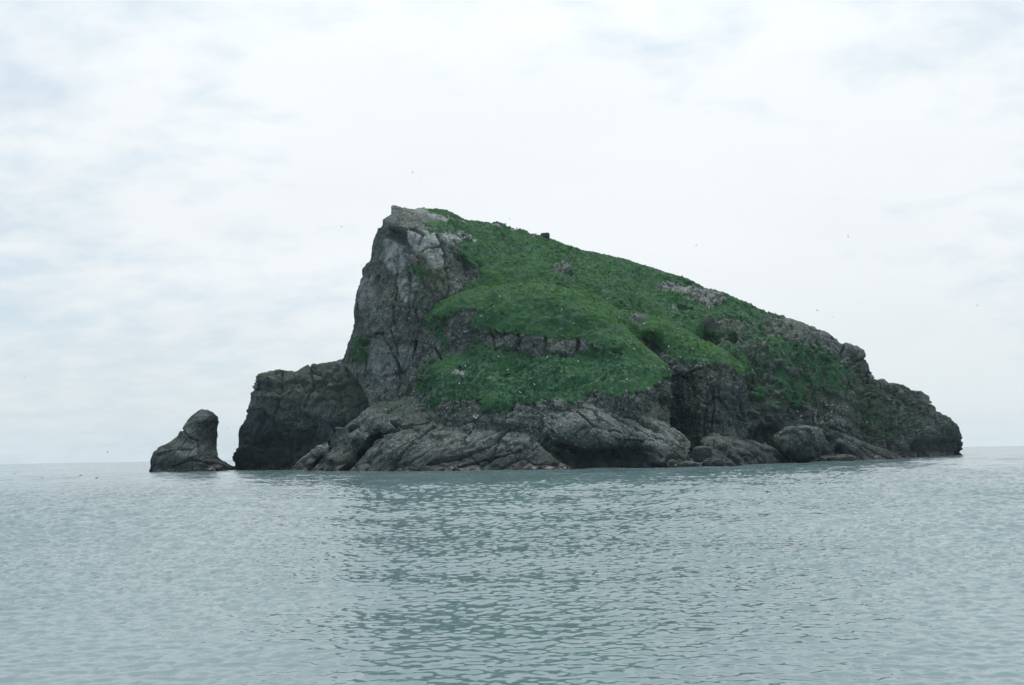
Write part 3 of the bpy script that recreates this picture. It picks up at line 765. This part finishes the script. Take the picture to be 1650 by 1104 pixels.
# --- spurs running down to the water on the left
rock_mass('rock_spur', [(468, 760), (474, 752), (485, 741), (505, 724), (530, 706), (551, 690), (575, 672), (591, 657), (612, 646), (640, 630), (660, 622), (690, 630), (715, 645), (745, 656), (770, 650), (790, 655), (805, 663), (830, 680), (858, 706), (880, 727), (905, 747), (926, 758)],
          [(469, 759, 288), (500, 728, 289), (551, 690, 290), (591, 657, 291), (640, 630, 290), (690, 630, 279), (745, 656, 264), (790, 656, 257), (830, 680, 251), (858, 706, 245), (926, 758, 231),
           (480, 765, 284), (500, 748, 282), (545, 704, 283), (590, 668, 284), (514, 742, 287), (540, 720, 288), (556, 702, 288), (590, 685, 282), (520, 765, 276), (532, 740, 272), (570, 705, 272), (610, 685, 272), (545, 765, 270),
           (562, 752, 275), (582, 732, 277), (603, 706, 278), (612, 701, 276), (578, 752, 266), (600, 740, 264), (622, 712, 265), (640, 690, 267), (650, 660, 276), (680, 665, 269), (635, 765, 253), (700, 690, 259), (700, 735, 248), (720, 765, 242), (760, 685, 254), (800, 700, 246), (800, 735, 239),
           (840, 720, 240), (880, 748, 233), (850, 765, 234), (910, 765, 230), (660, 735, 254), (470, 780, 284), (650, 780, 248), (800, 780, 235), (926, 780, 228)],
          420, 140, 22, island, seed=51, strata=(0.72, -0.1, 0.52), stretch=1.7, bed=(-0.5, -0.2, 0.8), amp=0.55, cell=5.5, back_drop=0.3,
          grass=[([(640, 620), (700, 630), (745, 650), (720, 660), (670, 650)], 0.6)], moss=[[(600, 650), (640, 620), (760, 640), (820, 665), (760, 690), (660, 690)]],
          cracks=[([(500, 757), (513, 741), (535, 716), (556, 696), (575, 684)], 4.0, 2.4), ([(552, 760), (561, 753), (582, 732), (601, 708), (612, 702)], 6.5, 3.6), ([(700, 690), (668, 712), (640, 745), (632, 760)], 2.4, 1.2), ([(830, 690), (805, 712), (790, 745)], 2.2, 1.0), ([(632, 683), (650, 687), (680, 684), (700, 676)], 2.4, 1.3), ([(690, 752), (740, 740), (790, 722), (815, 700)], 2.4, 1.4), ([(730, 758), (790, 740), (840, 728)], 2.2, 1.0), ([(770, 660), (765, 690), (745, 715)], 2.2, 1.0), ([(612, 702), (640, 690), (632, 683)], 2.2, 1.0)],
          pale=[([(480, 745), (500, 730), (545, 697), (550, 705), (510, 735)], 0.4), ([(700, 670), (780, 665), (830, 690), (800, 720), (720, 715)], 0.12), ([(785, 655), (810, 665), (855, 703), (850, 712), (805, 685)], 0.3)],
          guano=[([(640, 680), (830, 680), (880, 750), (620, 750)], 0.42)])

# --- ledge with an undercut in the middle of the shore
rock_mass('rock_ledge', [(806, 664), (820, 664), (842, 655), (865, 652), (895, 648), (930, 643), (965, 644), (1000, 645), (1030, 655), (1050, 672), (1066, 680), (1085, 688), (1102, 700), (1111, 710, 1108), (1107, 725, 1106), (1104, 745, 1102), (1100, 756, 1099)],
          [(806, 664, 256), (842, 655, 253), (895, 648, 249), (930, 643, 248), (1000, 645, 248), (1050, 672, 248), (1085, 688, 248), (1111, 710, 246), (1100, 756, 234),
           (830, 676, 255), (850, 690, 257), (862, 715, 257), (885, 745, 252), (866, 676, 246), (880, 700, 240), (874, 722, 252), (900, 690, 239), (905, 712, 236), (950, 680, 239), (980, 714, 233), (1050, 700, 238), (1045, 717, 234), (1080, 715, 237), (1086, 735, 234), (1098, 720, 240), (1070, 745, 232.5),
           (910, 722, 243), (980, 723, 242.5), (1030, 727, 241.5), (930, 745, 243), (1010, 745, 241), (880, 765, 246), (930, 770, 241), (1000, 770, 238), (1060, 765, 232), (1095, 765, 232), (840, 780, 246)],
          330, 130, 18, island, seed=61, strata=(0.75, -0.2, -0.48), stretch=1.7, bed=(0.5, -0.2, 0.8), amp=0.6, cell=5.0, back_drop=0.3,
          grass=[([(800, 650), (1010, 630), (1040, 650), (960, 655), (840, 668)], 0.45)],
          cracks=[([(985, 672), (1030, 690), (1070, 708)], 2.0, 0.9), ([(1010, 665), (1060, 690), (1085, 712), (1090, 735)], 2.2, 1.2), ([(868, 670), (870, 690), (878, 710)], 3.0, 1.6), ([(843, 668), (856, 690), (872, 722), (895, 750)], 6.0, 3.0), ([(930, 665), (960, 690), (1000, 700)], 2.0, 0.8), ([(960, 655), (1000, 670), (1030, 672)], 2.0, 0.8)],
          pale=[([(815, 660), (870, 655), (855, 672), (830, 675)], 0.5), ([(880, 655), (1000, 650), (1040, 690), (1000, 705), (900, 690)], 0.12), ([(1030, 680), (1080, 690), (1100, 720), (1060, 715)], 0.2)],
          dark=[([(880, 720), (1040, 720), (1070, 765), (860, 765)], 0.9), ([(832, 680), (864, 682), (885, 745), (900, 765), (850, 720)], 0.9)],  # shade painted into the undercut and the recess beside it
          guano=[([(870, 660), (1060, 670), (1060, 710), (890, 710)], 0.45)])

# --- sloping shore rocks to the right
rock_mass('shore_slab', [(1098, 754), (1112, 744), (1126, 740), (1136, 722), (1142, 706), (1155, 701), (1185, 706), (1215, 714), (1240, 722), (1256, 728), (1272, 738), (1290, 748)],
          [(1098, 754, 236), (1126, 740, 243), (1142, 706, 256), (1185, 706, 264), (1215, 714, 268), (1256, 728, 274), (1290, 748, 283),
           (1110, 765, 232), (1150, 765, 234), (1200, 765, 247), (1250, 765, 264), (1287, 765, 278), (1140, 740, 241), (1160, 722, 246), (1200, 728, 255), (1190, 742, 247), (1235, 738, 264), (1150, 780, 230), (1290, 780, 276)],
          230, 70, 16, island, seed=71, strata=(0.75, 0.2, -0.48), stretch=2.4, bed=(0.5, -0.2, 0.8), amp=0.8, cell=3.6, back_drop=0.3,
          cracks=[([(1150, 715), (1200, 735), (1235, 750)], 2.2, 1.1), ([(1195, 710), (1240, 730), (1265, 745)], 2.0, 0.8)],
          guano=[([(1140, 700), (1260, 715), (1260, 750), (1150, 740)], 0.62)], dark=[([(1090, 715), (1145, 722), (1200, 735), (1290, 745), (1290, 775), (1090, 775)], 0.8), ([(1120, 690), (1300, 700), (1300, 750), (1120, 750)], 0.4)])
rock_mass('shore_slab', [(1290, 750), (1305, 742), (1318, 735), (1334, 730), (1338, 712), (1340, 703), (1351, 696), (1362, 699), (1375, 706), (1404, 717), (1430, 726), (1448, 733), (1460, 741)],
          [(1290, 750, 288), (1318, 735, 298), (1340, 703, 306), (1351, 696, 309), (1375, 706, 311), (1404, 717, 316), (1460, 741, 327),
           (1310, 760, 283), (1340, 760, 288), (1400, 760, 303), (1455, 760, 316), (1355, 715, 300), (1350, 730, 303), (1380, 725, 304), (1420, 738, 310), (1345, 742, 296), (1370, 742, 301)],
          200, 60, 18, island, seed=81, strata=(0.75, 0.2, -0.45), stretch=2.2, bed=(0.5, -0.2, 0.8), amp=0.7, cell=3.2, back_drop=0.3,
          cracks=[([(1338, 715), (1350, 705), (1375, 712)], 2.0, 1.0), ([(1390, 718), (1420, 735), (1440, 742)], 2.0, 0.8)],
          guano=[([(1345, 695), (1440, 725), (1440, 740), (1350, 715)], 0.5)], dark=[([(1345, 712), (1400, 725), (1430, 745), (1290, 765)], 0.8), ([(1290, 690), (1470, 690), (1470, 770), (1290, 770)], 0.4)])
print('shore', round(time.time() - T0, 1))

# --- the sea stack standing off the left end
rock_mass('sea_stack', [(243.5, 764, 244), (244.2, 750, 245), (244.2, 740.6, 247), (247, 731, 250), (255, 721, 256), (268.5, 715, 266), (285.5, 703, 276), (292.7, 691, 284), (302.4, 676, 292), (313.3, 664, 302), (324, 658.7, 312),
                        (334, 659.4, 320), (343.6, 664, 328), (352, 672, 336), (350.4, 679, 340), (350.4, 695.8, 344), (347.3, 708, 348), (349, 720, 350), (347.3, 734.5, 352), (355.8, 740.6, 357), (370.3, 748, 369), (377.6, 752, 376), (380, 762, 380)],
          [(244, 760, 336), (244, 741, 336), (255, 721, 337), (285, 703, 337), (302, 676, 336), (324, 659, 335), (343, 664, 335), (352, 673, 336), (348, 708, 337), (349, 722, 338), (357, 741, 338), (378, 756, 340),
           (260, 745, 325), (280, 725, 323), (300, 700, 325), (315, 680, 328), (330, 675, 329), (300, 740, 318), (322, 710, 327), (335, 720, 330), (338, 690, 333), (330, 745, 320), (355, 752, 328), (250, 770, 332), (300, 772, 316), (345, 772, 322), (378, 772, 338), (270, 772, 322)],
          230, 130, 15, None, seed=91, strata=(0.5, 0, 0.8), stretch=1.5, amp=0.5, cell=4.5,
          dark=[([(230, 640), (390, 640), (390, 780), (230, 780)], 0.45), ([(318, 690), (345, 680), (352, 735), (330, 735), (316, 710)], 0.55), ([(244, 745), (380, 745), (380, 770), (244, 770)], 0.5)],  # dark overall tone, with shade painted over the right face
          pale=[([(290, 715), (320, 712), (315, 735), (285, 735)], 0.25)], cracks=[([(292, 692), (305, 705), (318, 712), (322, 735)], 2.4, 1.0), ([(255, 735), (285, 722), (310, 725)], 2, 0.8), ([(275, 752), (310, 742), (345, 748)], 2, 0.8)],
          guano=[([(270, 700), (330, 700), (330, 750), (260, 750)], 0.45)],
          taper=0.45, label='lone dark sea stack with horn shaped top, off the left end of the island', category='sea stack')

# ------------------------------------------------------------------ loose boulders
def boulder(name, px, py, Y, half, seed, label, flat=0.0, tint=(0, 0.3, 0.1, 0), sub=5, amp=0.16, group=None, parent=None, sharp=2.6):
    """rounded block; half = half sizes in metres, base sits at pixel (px, py) of depth Y"""
    n = 30
    u = np.linspace(-1, 1, n)
    faces = []
    verts = []
    for ax in range(3):
        for sg in (-1, 1):
            a, b = np.meshgrid(u, u)
            p = np.zeros((n, n, 3))
            p[..., ax] = sg
            p[..., (ax + 1) % 3] = a if sg > 0 else -a
            p[..., (ax + 2) % 3] = b
            base = len(verts) * n * n
            idx = base + np.arange(n * n).reshape(n, n)
            faces.append(np.stack([idx[:-1, :-1], idx[:-1, 1:], idx[1:, 1:], idx[1:, :-1]], -1).reshape(-1, 4))
            verts.append(p.reshape(-1, 3))
    V = np.concatenate(verts)
    V = V / (np.abs(V) ** sharp).sum(1, keepdims=True) ** (1 / sharp)
    dirn = V / np.linalg.norm(V, axis=1, keepdims=True)
    H = np.array(half)
    W = V * H
    r = np.mean(H)
    off = np.array([seed * 31.7, seed * 11.3, seed * 7.1])
    f1, f2, rn, ti = voro(W + off, r * 0.75, seed)
    d = amp * r * (1.1 * fbm(W + off, r * 1.4, seed, 3) + (rn - 0.5) * 0.7 + ti * 0.7 - 0.5 * (1 - sstep(f2 - f1, 0, 0.1)) + 0.5 * fbm(W + off, r * 0.3, seed + 3, 3))
    W = W + dirn * d[:, None]
    W[:, 2] += half[2] * 0.92
    me = make_mesh(name, W, np.concatenate(faces), {'tint': ('FLOAT_COLOR', np.tile(np.array(tint, f32), (len(W), 1))), 'guano': ('FLOAT', np.full(len(W), 0.25, f32))})
    loc = to_world(px, py, Y)
    return link(name, me, ROCK, parent, label=label, category='boulder' if parent is None else None, group=group, loc=tuple(loc))


def mpp(Y):
    return Y / FPX


boulder('boulder', 1290, 742, 275, (40 * mpp(275), 5.5, 29 * mpp(275)), 5, 'huge rounded grey boulder wedged above the waterline on the right shore', tint=(0, 0.0, 0.1, 0.15), amp=0.2)
boulder('boulder', 1132, 744, 237, (14 * mpp(237), 2.0, 12.5 * mpp(237)), 8, 'small flat topped square boulder in the dark gap right of the middle ledge', tint=(0, 0.12, 0.0, 0.35), sharp=5.0, amp=0.08)
boulder('boulder', 878.5, 384, 342, (7.5 * mpp(342), 1.3, 4.6 * mpp(342)), 12, 'small dark block of rock alone on the green skyline ridge', tint=(0, 0, 0, 0.3), sharp=4.0, amp=0.1)
boulder('boulder', 1110, 757, 231, (16 * mpp(231), 1.6, 7 * mpp(231)), 15, 'low brown weedy rock at the water beside the middle ledge', tint=(0, 0, 0.3, 0.3), amp=0.15)
boulder('boulder', 1150, 755, 231, (17 * mpp(231), 1.8, 8 * mpp(231)), 18, 'low dark rock at the water below the small square boulder', tint=(0, 0, 0.3, 0.4), amp=0.15)
boulder('boulder', 1356, 748, 289, (24 * mpp(289), 2.0, 7.5 * mpp(289)), 21, 'low rusty weed covered rock at the water right of the huge boulder', tint=(0, 0, 0.8, 0.0), amp=0.15)
print('boulders', round(time.time() - T0, 1))

# ------------------------------------------------------------------ plants on the slopes
# crests whose leaves are painted lighter and yellower to stand for top light
CRESTS = [([(695, 505), (745, 476), (800, 466), (870, 463), (925, 474), (960, 492), (1000, 522), (1040, 560), (1075, 598)], 24, 0.9),
          ([(930, 486), (1000, 503), (1060, 519), (1125, 552), (1190, 584)], 24, 0.9), ([(760, 425), (860, 425), (960, 440)], 26, 0.45), ([(1140, 515), (1200, 527), (1260, 545)], 12, 0.5), ([(690, 362), (760, 365)], 14, 0.5)]


def build_plants(total=48000):
    pts, nrm = [], []
    areas = []
    for m in ALL:
        if m['gm'].max() < 0.5:
            continue
        G = m['V']
        N = np.cross(G[:-1, 1:] - G[:-1, :-1], G[1:, :-1] - G[:-1, :-1])
        A = np.linalg.norm(N, axis=-1)
        N = N / (A[..., None] + 1e-9)
        if N[G.shape[0] // 2, :, 1].mean() > 0:
            N = -N
        A = A * m['gs'][:-1, :-1]
        A[:m['nb'] - 6] = 0
        # keep what can be seen: nothing of this mass buried behind a nearer one
        areas.append((m, G, N, A))
    tot = sum(a[3].sum() for a in areas)
    for m, G, N, A in areas:
        # visible fraction: shared by pixel area as well as true area
        k = int(total * A.sum() / tot)
        p = (A / A.sum()).ravel()
        pick = rng.choice(p.size, k, p=p)
        i, j = np.divmod(pick, A.shape[1])
        u, v = rng.random((2, k, 1))
        P = G[i, j] + u * (G[i, j + 1] - G[i, j]) + v * (G[i + 1, j] - G[i, j])
        pts.append(P)
        nrm.append(N[i, j])
    P = np.concatenate(pts)
    N = np.concatenate(nrm)
    n = len(P)
    NL = 5
    sz = (0.22 + 0.26 * rng.random(n) ** 3) * (1 + 0.45 * fbm(P, 7.0, 77, 2))
    up = N * 0.9 + np.array([0, 0, 0.3])
    up /= np.linalg.norm(up, axis=1, keepdims=True)
    clump = np.clip(0.45 + 0.6 * fbm(P, 5.0, 78, 2) + 0.45 * fbm(P, 1.5, 80, 2), 0, 1)
    gx, gy = to_pixel(P)
    low_apron = (P[:, 1] < 272) & (P[:, 2] < 30)  # leaves low on the front slope take a darker tone
    clump = np.clip(clump - 0.55 * low_apron - 0.6 * sstep(gx, 1150, 1240), 0, 1)
    wobg = fbm(P, 5.0, 79, 3) * 12
    crest_light = np.zeros(n)
    for ln, wdt, val in CRESTS:
        crest_light = np.maximum(crest_light, val * (1 - sstep(line_d(gx, gy + wobg * 0.4, ln) + wobg, wdt * 0.3, wdt)))
    Vs, vr = [], []
    for k in range(NL):
        a = rng.random(n) * 2 * np.pi
        out = np.stack([np.cos(a), np.sin(a), np.zeros(n)], -1)
        out -= N * (out * N).sum(1, keepdims=True)
        out /= np.linalg.norm(out, axis=1, keepdims=True) + 1e-6
        side = np.cross(N, out)
        L = (sz * (0.7 + 0.7 * rng.random(n)))[:, None]
        lean = (0.35 + 0.9 * rng.random(n))[:, None]
        base = P + out * L * 0.12 + side * L * (rng.random((n, 1)) - 0.5) * 0.5
        mid = base + up * L * (0.16 + 0.22 * (1.25 - lean)) + out * L * 0.5
        tip = base + up * L * (0.10 + 0.75 * (1.25 - lean)) + out * L * (0.75 + 0.4 * lean)
        wd = L * 0.40
        Vs.append(np.stack([base, mid - side * wd, tip, mid + side * wd], 1))
        vr.append(np.clip(clump * 0.75 + 0.25 * rng.random(n) , 0, 0.95) + 0.05 * (rng.random(n) > 0.985))
    V = np.stack(Vs, 1).reshape(-1, 3)
    var = np.repeat(np.stack(vr, 1).reshape(-1), 4)
    F = np.arange(len(V)).reshape(-1, 4)
    me = make_mesh('grass', V, F, {'var': ('FLOAT', var), 'crest_light': ('FLOAT', np.repeat(crest_light, NL * 4)), 'slope_normal': ('FLOAT_VECTOR', np.repeat(N, NL * 4, 0))}, smooth=False)
    link('grass', me, LEAF, label='dense green grass and leafy herbs covering the slopes of the island', category='grass', kind='stuff')


build_plants()
print('plants', round(time.time() - T0, 1))

# ------------------------------------------------------------------ seabirds
def simple_mat(name, col, rough=0.7):
    m = bpy.data.materials.new(name)
    m.use_nodes = True
    t = NT(m.node_tree)
    P = t.add('ShaderNodeTexCoord').outputs['Object']
    n = t.noise(P, 9.0, 3, 0.5)
    c = t.mix(n, C(*[v * 0.85 for v in col]), C(*col))
    principled(t, c, rough)
    return m


WHITE = simple_mat('white_plumage', (0.82, 0.82, 0.8))
GREY = simple_mat('grey_wing', (0.5, 0.52, 0.54))
BLACK = simple_mat('dark_plumage', (0.03, 0.03, 0.034))
BILL = simple_mat('yellow_bill', (0.6, 0.36, 0.05))


def tube(path, rad, mats, n=8):
    """rings along a path; returns verts, faces, material ids"""
    V, F, M = [], [], []
    path = np.array(path, float)
    for k, (p, r) in enumerate(zip(path, rad)):
        t = path[min(k + 1, len(path) - 1)] - path[max(k - 1, 0)]
        t /= np.linalg.norm(t)
        s = np.cross(t, (0, 0, 1))
        s = np.array((0, 1.0, 0)) if np.linalg.norm(s) < 1e-6 else s / np.linalg.norm(s)
        q = np.cross(s, t)
        for j in range(n):
            a = 2 * math.pi * j / n
            V.append(p + r * (math.cos(a) * s + math.sin(a) * q))
    for k in range(len(path) - 1):
        for j in range(n):
            F.append((k * n + j, k * n + (j + 1) % n, (k + 1) * n + (j + 1) % n, (k + 1) * n + j))
            M.append(mats[k])
    return V, F, M


def bird_mesh(name, pose, body, wing, scale=1.0):
    """one continuous bird: body, head, bill, tail, wings; along +X"""
    path = [(-0.30, 0, 0.02), (-0.22, 0, 0.02), (-0.10, 0, 0.0), (0.04, 0, -0.01), (0.14, 0, 0.02), (0.20, 0, 0.07), (0.25, 0, 0.10), (0.30, 0, 0.095), (0.32, 0, 0.09), (0.38, 0, 0.075)]
    rad = [0.012, 0.045, 0.085, 0.095, 0.075, 0.05, 0.052, 0.035, 0.014, 0.004]
    if pose == 'stand':
        path = [(p[0], p[1], p[2] + 0.35 * p[0] + 0.20 + (0.08 if p[0] > 0.17 else 0)) for p in path]
    if pose == 'float':
        path = [(p[0], p[1], p[2] + 0.05 + (0.06 if p[0] > 0.17 else 0)) for p in path]
    V, F, M = tube(path, rad, [0, 0, 0, 0, 0, 0, 0, 0, 2])
    def quadstrip(secs, mid):
        b = len(V)
        for (p0, p1) in secs:
            V.extend([np.array(p0, float), np.array(p1, float), np.array(p1, float) + (0, 0, -0.012), np.array(p0, float) + (0, 0, -0.012)])
        for k in range(len(secs) - 1):
            for j in range(4):
                F.append((b + 4 * k + j, b + 4 * k + (j + 1) % 4, b + 4 * k + 4 + (j + 1) % 4, b + 4 * k + 4 + j))
                M.append(mid[k])
    z0 = path[3][2]
    quadstrip([((-0.20, 0.03, path[1][2]), (-0.20, -0.03, path[1][2])), ((-0.40, 0.075, path[0][2] - 0.02), (-0.40, -0.075, path[0][2] - 0.02))], [0])
    for s in (-1, 1):
        if pose == 'up':
            secs = [((0.12, s * .05, .05), (-0.12, s * .05, .04)), ((0.16, s * .28, .30), (-0.07, s * .30, .27)), ((0.10, s * .46, .52), (-0.05, s * .47, .49)), ((-0.04, s * .62, .72), (-0.08, s * .61, .71))]
        elif pose == 'glide':
            secs = [((0.12, s * .05, .05), (-0.12, s * .05, .04)), ((0.17, s * .32, .14), (-0.05, s * .33, .12)), ((0.08, s * .55, .12), (-0.07, s * .55, .11)), ((-0.10, s * .76, .05), (-0.13, s * .75, .05))]
        else:
            secs = [((0.10, s * .075, z0 + .07), (0.08, s * .10, z0 - .03)), ((-0.10, s * .09, z0 + .05), (-0.12, s * .10, z0 - .05)), ((-0.36, s * .03, z0 + .0 - (.1 if pose == 'stand' else 0)), (-0.34, s * .04, z0 - .02 - (.1 if pose == 'stand' else 0)))]
        quadstrip(secs, [1] * (len(secs) - 1))
    if pose == 'stand':
        for s in (-1, 1):
            v2, f2, m2 = tube([(0.0, s * .035, -0.03), (0.0, s * .035, 0.15)], [0.009, 0.011], [2], 5)
            b = len(V)
            V += v2
            F += [tuple(b + i for i in f) for f in f2]
            M += m2
    me = bpy.data.meshes.new(name)
    me.from_pydata([tuple(np.array(v) * scale) for v in V], [], F)
    for mm in (body, wing, BILL):
        me.materials.append(mm)
    me.polygons.foreach_set('material_index', M)
    me.polygons.foreach_set('use_smooth', [True] * len(F))
    me.update()
    return me


gull_up = bird_mesh('gull', 'up', WHITE, WHITE)
gull_stand = bird_mesh('gull', 'stand', WHITE, GREY, 1.0)
sea_glide = bird_mesh('seabird', 'glide', BLACK, BLACK, 0.52)
sea_up = bird_mesh('seabird', 'up', BLACK, BLACK, 0.55)
sea_float = bird_mesh('floating_seabird', 'float', BLACK, BLACK, 1.25)

# flying gull in front of the left shore rocks
g = link('gull', gull_up, label='white gull flying with raised wings in front of the rocks below the green apron', category='gull', loc=tuple(to_world(767, 674, 205)))
g.rotation_euler = (0.15, 0.1, math.radians(-115))

# perched gulls
front = np.concatenate([m['V'][m['nb']:].reshape(-1, 3) for m in ALL])
fpx, fpy = to_pixel(front)


def surface_at(px, py):
    d = np.hypot(fpx - px, fpy - py)
    c = np.where(d < 1.6)[0]
    if len(c) == 0:
        c = np.array([np.argmin(d)])
    k = c[np.argmin(front[c, 1])]
    return front[k]


spots = {
    'the upper green slope': [(779, 368), (868.6, 459.5), (837, 459), (1012, 492), (1026, 474), (998, 513), (1037.6, 522.5), (1093, 530), (1256, 542), (894, 418), (955, 431), (1143, 497)],
    'the bluff above the cliff band': [(794, 495), (806, 478), (859.5, 505), (925, 522), (1023, 563.5), (775, 510), (905, 500)],
    'the low green apron': [(803.6, 576), (931.6, 583), (880.5, 577), (958, 631.6), (789, 610), (817, 598), (749.6, 590.6), (739.7, 620), (860, 622), (905, 600), (1010, 612), (838, 634)],
    'the left grey cliff': [(657, 374), (732.6, 470), (660, 516), (636, 610), (666.7, 631), (640, 430)],
    'the rocks under the apron': [(622, 661), (755, 663.7), (985, 668), (1090, 752)],
    'the dark right flank': [(1065, 617.6), (1079.5, 596), (1117.6, 563), (1077, 560), (1212.6, 597), (1286, 665), (1290, 672), (1359.5, 687.5), (1398, 682), (1151, 613), (1340, 655)],
}
ORD = ['leftmost', 'second from left', 'third from left', 'fourth from left', 'fifth from left', 'sixth from left', 'sixth from right', 'fifth from right', 'fourth from right', 'third from right', 'second from right', 'rightmost']
for lab, lst in spots.items():
    lst = sorted(lst)
    for k, (x, y) in enumerate(lst):
        p = surface_at(x, y)
        j = k if k < (len(lst) + 1) // 2 else 12 - (len(lst) - k)
        o = link('gull', gull_stand, label=ORD[j] + ' of the white gulls perched on ' + lab, category='gull', group='gulls perched on ' + lab, loc=(p[0], p[1] - 0.15, p[2] + 0.12))
        o.rotation_euler = (0, 0, rng.uniform(0, 6.28))
p = to_world(1302, 739, 281)
link('gull', gull_stand, label='white gull sitting low by the water under the huge rounded boulder', category='gull', loc=(p[0], p[1], max(p[2], 0.35)))

sky_birds = [((664.6, 278), 'left bird of the pair of tiny dark seabirds above the summit'), ((678, 285), 'right bird of the pair of tiny dark seabirds above the summit'),
             ((53, 373.5), 'tiny dark seabird in the sky near the left edge, level with the skyline ridge'), ((550, 366), 'tiny dark seabird in the sky just left of the summit crag'),
             ((41, 526), 'tiny dark seabird in the sky near the left edge, halfway up the crag height'), ((39, 608), 'tiny dark seabird low in the sky near the left edge'),
             ((582, 428), 'tiny dark seabird close beside the edge of the left cliff'), ((1316.7, 500.8), 'left bird of the pair of tiny dark seabirds over the right ridge'),
             ((1341.5, 511), 'right bird of the pair of tiny dark seabirds over the right ridge'), ((1575, 493), 'tiny dark seabird in the sky at the far right'),
             ((1122, 395.6), 'tiny dark seabird above the middle of the green skyline'), ((1366.7, 382), 'highest tiny dark seabird in the right half of the sky'),
             ((820.6, 353), 'tiny dark seabird just above the green skyline right of the summit'), ((173.6, 729), 'tiny dark seabird low over the horizon left of the sea stack'),
             ((366.7, 690), 'tiny dark seabird in the gap between sea stack and headland')]
for k, ((x, y), lab) in enumerate(sky_birds):
    o = link('seabird', (sea_glide, sea_up)[k % 2], label=lab, category='seabird', group='dark seabirds in flight', loc=tuple(to_world(x, y, 250 + 13 * (k % 5))))
    o.rotation_euler = (rng.uniform(-.4, .4), 0, rng.uniform(0, 6.28))
float_birds = [((65.5, 771.8), 'nearest dark seabird floating left of the sea stack'), ((130, 767), 'left one of two dark seabirds floating side by side before the stack'),
               ((156, 771), 'right one of two dark seabirds floating side by side before the stack'), ((68, 759), 'farthest dark seabird floating close under the horizon at left'),
               ((22.7, 764), 'dark seabird floating nearest the left edge of the picture')]
for (x, y), lab in float_birds:
    d = ray(np.array(float(x)), np.array(float(y)))
    Y = CAM_H / -d[2]
    o = link('floating_seabird', sea_float, label=lab, category='seabird', group='dark seabirds floating on the sea', loc=(d[0] * Y, Y, 0.02))
    o.rotation_euler = (0, 0, rng.uniform(-0.6, 0.6))
print('done', round(time.time() - T0, 1))

# ------------------------------------------------------------------ sea air
hm = bpy.data.materials.new('sea_haze')
hm.use_nodes = True
ht = NT(hm.node_tree)
hv = ht.add('ShaderNodeVolumePrincipled', None, Color=C(0.68, 0.88, 1.0), Density=0.00006, Anisotropy=0.2)
ht.add('ShaderNodeOutputMaterial', None, Volume=hv)
b0, b1, zb, zt = -6200.0, 6200.0, -8.0, 130.0
hme = bpy.data.meshes.new('haze')
hme.from_pydata([(x, y, z) for z in (zb, zt) for (x, y) in ((b0, b0), (b1, b0), (b1, b1), (b0, b1))], [],
                [(3, 2, 1, 0), (4, 5, 6, 7), (0, 1, 5, 4), (1, 2, 6, 5), (2, 3, 7, 6), (3, 0, 4, 7)])
link('haze', hme, hm, label='thin bluish sea haze over the water', kind='stuff')
